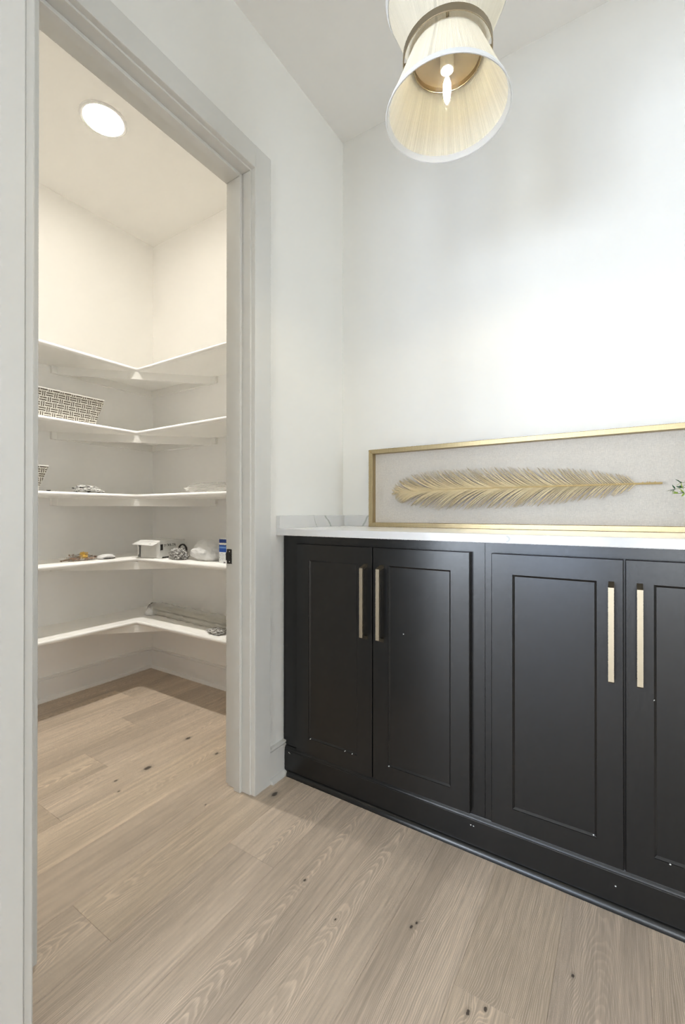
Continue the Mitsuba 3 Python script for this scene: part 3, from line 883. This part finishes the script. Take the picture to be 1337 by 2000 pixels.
def basket(z, yr0, yr1, hgt, length, label):
    """Tapered open bin of printed board; its long side runs along the shelf, its right end at yr0 (foot) and yr1 (rim)."""
    t = thing("storage_basket", label, "basket")
    fl = yr1 - yr0
    xf0, xf1 = -2.345, -2.345 + fl
    xb0, xb1 = xf0 - 0.19, xf0 - 0.19 - fl * 0.6
    yl0, yl1 = yr0 - length, yr0 - length - fl
    lo = np.array([(xf0, yr0), (xf0, yl0), (xb0, yl0), (xb0, yr0)])
    hi = np.array([(xf1, yr1), (xf1, yl1), (xb1, yl1), (xb1, yr1)])
    th = 0.003
    v, f, uv = [], [], []
    CH = hgt / 5.5
    for inward in (0, 1):
        for k in range(4):
            k2 = (k + 1) % 4
            c = hi.mean(0)
            sh = lambda q, cc: q + (cc - q) / np.linalg.norm(cc - q) * th * inward * 1.4
            a, b, cc_, d = sh(lo[k], lo.mean(0)), sh(lo[k2], lo.mean(0)), sh(hi[k2], c), sh(hi[k], c)
            quad = np.array([(*a, z + th * inward), (*b, z + th * inward), (*cc_, z + hgt), (*d, z + hgt)])
            L0 = np.linalg.norm(lo[k2] - lo[k])
            o = len(v)
            v += quad.tolist()
            e = (np.linalg.norm(hi[k2] - hi[k]) - L0) / 2 / (CH * 1.40)
            u1 = L0 / (CH * 1.40)
            uv += [(0 + 50 * k, 0.0), (u1 + 50 * k, 0.0), (u1 + e + 50 * k, 5.5), (-e + 50 * k, 5.5)]
            f += ([(o, o + 1, o + 2), (o, o + 2, o + 3)] if not inward else [(o, o + 2, o + 1), (o, o + 3, o + 2)])
    m = trimesh.Trimesh(np.array(v), np.array(f), process=False)
    add("side_wall", m, "mat_weave", t, uv=np.array(uv))
    add("bottom", cbox(min(lo[:, 0]) + th, max(lo[:, 0]) - th, min(lo[:, 1]) + th, max(lo[:, 1]) - th, z, z + th), "mat_weave", t, uv=np.zeros((8, 2)) + 0.05)
    rim = []
    for k in range(4):
        a, b = np.array([*hi[k], z + hgt]), np.array([*hi[(k + 1) % 4], z + hgt])
        rim.append(tube([a, b], 0.0030, 8))
    add("rim", cat(*rim), "mat_cream", t, smooth=40)


basket(1.4622, 1.2480, 1.2790, 0.130, 0.330, "printed basket weave bin on the second shelf from the top")
basket(1.1052, 0.9800, 1.0120, 0.118, 0.330, "printed basket weave bin on the middle shelf, mostly hidden by the doorway")


def blob(center, size, seed, amp=0.35, freq=1.6, sub=4, flat=0.0, upto=None):
    """A crumpled lump resting on its flat underside: a sphere displaced by ridged noise."""
    m = trimesh.creation.icosphere(subdivisions=sub)
    v = np.array(m.vertices)
    n1 = meshkit.fbm(v * freq + seed * 7.1, 4, seed)
    ridg = 1 - 2 * np.abs(meshkit.noise(v * freq * 1.8 + seed * 3.3, seed + 5) - 0.5)
    k = 1 + amp * (n1 - 0.5) * 2 + amp * 0.5 * (ridg - 0.6)
    v = v * k[:, None] * np.array(size) / 2
    v[:, 2] = np.maximum(v[:, 2], -size[2] * 0.36)
    v[:, 2] -= v[:, 2].min()
    return trimesh.Trimesh(v + np.array(center), m.faces, process=False)


t = thing("crumpled_bag", "crumpled white bag with black print lying on the middle shelf", "bag")
add("bag", blob((-2.365, 1.212, 1.1052), (0.085, 0.115, 0.046), 4, 0.45, 2.2), "mat_crumple", t, smooth=25)
add("bag_tail", blob((-2.345, 1.262, 1.1052), (0.05, 0.06, 0.022), 9, 0.45, 2.2, 3), "mat_crumple", t, smooth=25)
t = thing("plastic_sheet", "flat clear plastic bag lying on the right of the middle shelf", "bag")
add("film", blob((-1.80, 1.560, 1.1052), (0.34, 0.15, 0.055), 12, 0.4, 2.0), "mat_film", t, smooth=25)
t = thing("black_clip", "tiny black clip on the middle shelf in front of the basket", "clip")
add("body", cbox(-2.325, -2.315, 1.008, 1.022, 1.1052, 1.1100, 0.001), "mat_black", t)
add("wire", tube([(-2.318, 1.022, 1.1075), (-2.318, 1.045, 1.1065), (-2.323, 1.055, 1.1065)], 0.0012, 6), "mat_steel", t)

# bag of screws with a yellow wing nut and a white packet on the fourth shelf
ZS = 0.7512
t = thing("hardware_bag", "small clear bag of brown screws with a yellow piece inside", "bag")
hr = np.random.default_rng(11)
sc = []
for i in range(48):
    c = np.array([-2.39 + hr.normal(0, 0.026), 1.200 + hr.normal(0, 0.036), ZS + 0.005 + abs(hr.normal(0, 0.014))])
    d = hr.normal(0, 1, 3) * np.array([1, 1, 0.25])
    d = d / np.linalg.norm(d) * hr.uniform(0.010, 0.019)
    c[2] = max(c[2], ZS + 0.004 + abs(d[2]))
    sc.append(tube([c - d, c + d * 0.7, c + d * 0.72, c + d], [0.0016, 0.0022, 0.0045, 0.0040], 6))
k = add("screws", cat(*sc), "mat_screw", t, smooth=40)
labels[k] = {"kind": "stuff", "label": "brown screws"}
add("yellow_cap", blob((-2.385, 1.210, ZS + 0.012), (0.030, 0.034, 0.034), 21, 0.9, 3.2, 4), "mat_yellow", t, smooth=30, label="yellow plastic cap")
add("film", blob((-2.41, 1.205, ZS), (0.085, 0.120, 0.034), 23, 0.6, 2.4, 4), "mat_film", t, smooth=30, label="clear plastic film")
t = thing("white_packet", "small white packet with a black edge beside the bag of screws", "packet")
add("packet", blob((-2.375, 1.322, ZS), (0.075, 0.092, 0.030), 31, 0.18, 1.5), "mat_white_plastic", t, smooth=30)
add("edge", cbox(-2.336, -2.330, 1.288, 1.350, ZS + 0.0035, ZS + 0.0070, 0.001), "mat_black", t, label="black edge")

# open white carton: built at the origin, turned and set down
t = thing("carton", "open white carton with its end flap lifted and black print on its side", "box")
BA = math.radians(5.5)
R2 = np.array([[math.cos(BA), -math.sin(BA), 0], [math.sin(BA), math.cos(BA), 0], [0, 0, 1]])
B0 = np.array([-2.300, 1.460, ZS])
BW, BL, BH, BT = 0.178, 0.175, 0.094, 0.0022


def put(m):
    v = np.array(m.vertices) @ R2.T + B0
    return trimesh.Trimesh(v, m.faces, process=False)


add("front_wall", put(cbox(0.022, BW, 0.004, 0.004 + BT, 0.003, BH - 0.004)), "mat_carton", t)
add("back_wall", put(cbox(0, BW, BL - BT, BL, 0, BH)), "mat_carton", t)
add("side_wall", put(cbox(BW - BT, BW, 0, BL, 0, BH + 0.006)), "mat_carton", t)
add("side_wall", put(cbox(0, BT, 0, BL, 0, BH)), "mat_carton", t)
add("bottom", put(cbox(0, BW, 0, BL, 0, BT)), "mat_carton", t)
lid = trimesh.convex.convex_hull(np.array([(0.004, 0.02, BH), (BW - 0.004, 0.02, BH), (0.004, BL, BH + 0.002), (BW - 0.004, BL, BH + 0.002)] +
                                          [(0.004, 0.02, BH + .002), (BW - 0.004, 0.02, BH + .002), (0.004, BL, BH + 0.004), (BW - 0.004, BL, BH + 0.004)]))
add("lid", put(lid), "mat_carton", t)
flap = trimesh.convex.convex_hull(np.array([(-0.004, 0.022, BH + .001), (BW - 0.01, 0.022, BH + .001), (-0.022, -0.020, BH - 0.021), (BW - 0.030, -0.022, BH - 0.024)] +
                                           [(-0.004, 0.022, BH + .003), (BW - 0.01, 0.022, BH + .003), (-0.022, -0.020, BH - 0.019), (BW - 0.030, -0.022, BH - 0.022)]))
add("flap", put(flap), "mat_carton", t, label="lifted end flap")
tuck = trimesh.convex.convex_hull(np.array([(0.0, 0.0, 0.012), (0.012, 0.0, 0.02), (0.012, 0.0, 0.06), (0.0, 0.0, 0.078), (0.0, 0.002, 0.012), (0.012, 0.002, 0.02), (0.012, 0.002, 0.06), (0.0, 0.002, 0.078)]))
add("tuck_flap", put(tuck), "mat_carton", t)
add("dark_gap", put(cbox(BW + 0.0002, BW + 0.0010, 0.004, 0.020, 0.046, 0.078)), "mat_black", t, label="black mark at the corner")
tx = meshkit.text_mesh("DELTA", 0.0125, 0.0006, bold=True)
v = np.array(tx.vertices)
v = np.stack([np.full(len(v), BW) + v[:, 2], 0.045 + v[:, 0] * 1.15, 0.066 + v[:, 1]], 1)
add("lettering", put(trimesh.Trimesh(v, tx.faces, process=False)), "mat_black", t, label="black capital letters")
em = trimesh.creation.annulus(r_min=0.0035, r_max=0.0060, height=0.0006, sections=20)
v = np.array(em.vertices)
v = np.stack([BW + 0.0003 + v[:, 2], 0.034 + v[:, 0], 0.072 + v[:, 1]], 1)
add("emblem", put(trimesh.Trimesh(v, em.faces, process=False)), "mat_black", t, label="small round black emblem")
add("bar_print", put(cbox(BW, BW + 0.0006, 0.016, 0.095, 0.002, 0.009)), "mat_strike", t, label="dark printed bar")
tx = meshkit.text_mesh("DELTA", 0.004, 0.0004, bold=True)
v = np.array(tx.vertices)
fa, fb = np.array([BW - 0.030, -0.022, BH - 0.022]), np.array([BW - 0.01, 0.022, BH + .003])
ux = np.array([1.0, 0, 0])
uyv = (fb - fa) - np.dot(fb - fa, ux) * ux
uyv /= np.linalg.norm(uyv)
un = np.cross(ux, uyv)
v = (fa + np.array([-0.045, 0, 0])) + 0.012 * uyv + v[:, :1] * ux + v[:, 1:2] * uyv + (v[:, 2:] + 0.0002) * un
add("flap_print", put(trimesh.Trimesh(v, tx.faces, process=False)), "mat_black", t, label="small print on the flap")

t = thing("parts_bag", "crumpled clear bag of grey metal parts between the carton and the white sack", "bag")
add("film", blob((-2.015, 1.518, ZS), (0.105, 0.080, 0.070), 41, 0.5, 2.6), "mat_hardware", t, smooth=20)
add("coil", tube([(-2.000 + 0.032 * math.cos(u), 1.530, ZS + 0.052 + 0.028 * math.sin(u)) for u in np.linspace(0, 4.6, 16)], 0.0050, 8), "mat_strike", t, smooth=40, label="dark coiled hose")
t = thing("white_sack", "puffy white plastic sack beside the blue and white box", "bag")
sk_ = blob((-1.858, 1.585, ZS), (0.205, 0.150, 0.120), 52, 0.22, 1.5, 5)
add("sack", sk_, "mat_white_bag", t, smooth=True)
t = thing("blue_box", "small upright blue and white carton at the doorway edge", "box")
add("carton", cbox(-1.706, -1.600, 1.520, 1.575, ZS, ZS + 0.1235, 0.0008), "mat_blue_print", t)

# closet rods in plastic film on the lowest shelf
t = thing("wrapped_rods", "bundle of long rods in clear plastic film on the lowest shelf", "rods")
ZL = 0.3977
rr = 0.0125
for i, (dy, dz) in enumerate(((0, 0), (0.027, 0), (0.054, 0), (0.0135, 0.022), (0.0405, 0.022))):
    add("rod", tube([(-2.400 + 0.02 * (i % 2), 1.610 + dy + 0.0, ZL + rr + dz), (-1.480, 1.562 + dy, ZL + rr + dz)], rr, 16), "mat_rod", t, smooth=40)
add("end_cap", blob((-2.355, 1.578, ZL), (0.062, 0.058, 0.050), 61, 0.25, 2.0, 3), "mat_white_plastic", t, smooth=30, label="white foam end")
add("bracket", blob((-2.430, 1.640, ZL), (0.045, 0.045, 0.060), 63, 0.5, 2.0, 3), "mat_hardware", t, smooth=25, label="metal bracket")
ns, nr = 60, 24
ts = np.linspace(0, 1, ns)
cx = -2.385 + 0.925 * ts
cy = 1.632 - 0.048 * ts
v = []
for i in range(ns):
    a = np.linspace(0, 2 * np.pi, nr, endpoint=False)
    wv = 0.058 + 0.012 * (meshkit.noise(np.stack([np.cos(a) * 1.5, np.sin(a) * 1.5, np.full(nr, ts[i] * 22)], 1), 3) - 0.5) * 2
    hv = 0.034 + 0.007 * (meshkit.noise(np.stack([np.cos(a) * 2.5, np.sin(a) * 2.5, np.full(nr, ts[i] * 30)], 1), 8) - 0.5) * 2
    v.append(np.stack([np.full(nr, cx[i]), cy[i] + wv * np.cos(a), np.maximum(ZL + 0.028 + hv * np.sin(a), ZL + 0.0006)], 1))
v = np.vstack(v)
f = []
for i in range(ns - 1):
    for j in range(nr):
        j2 = (j + 1) % nr
        f += [(i * nr + j, (i + 1) * nr + j, (i + 1) * nr + j2), (i * nr + j, (i + 1) * nr + j2, i * nr + j2)]
m = trimesh.Trimesh(v, np.array(f), process=False)
add("film", m, "mat_film", t, smooth=30, label="clear plastic film")
add("parts_packet", blob((-1.72, 1.520, ZL), (0.11, 0.07, 0.028), 66, 0.4, 2.2, 3), "mat_hardware", t, smooth=25, label="packet of metal fittings")
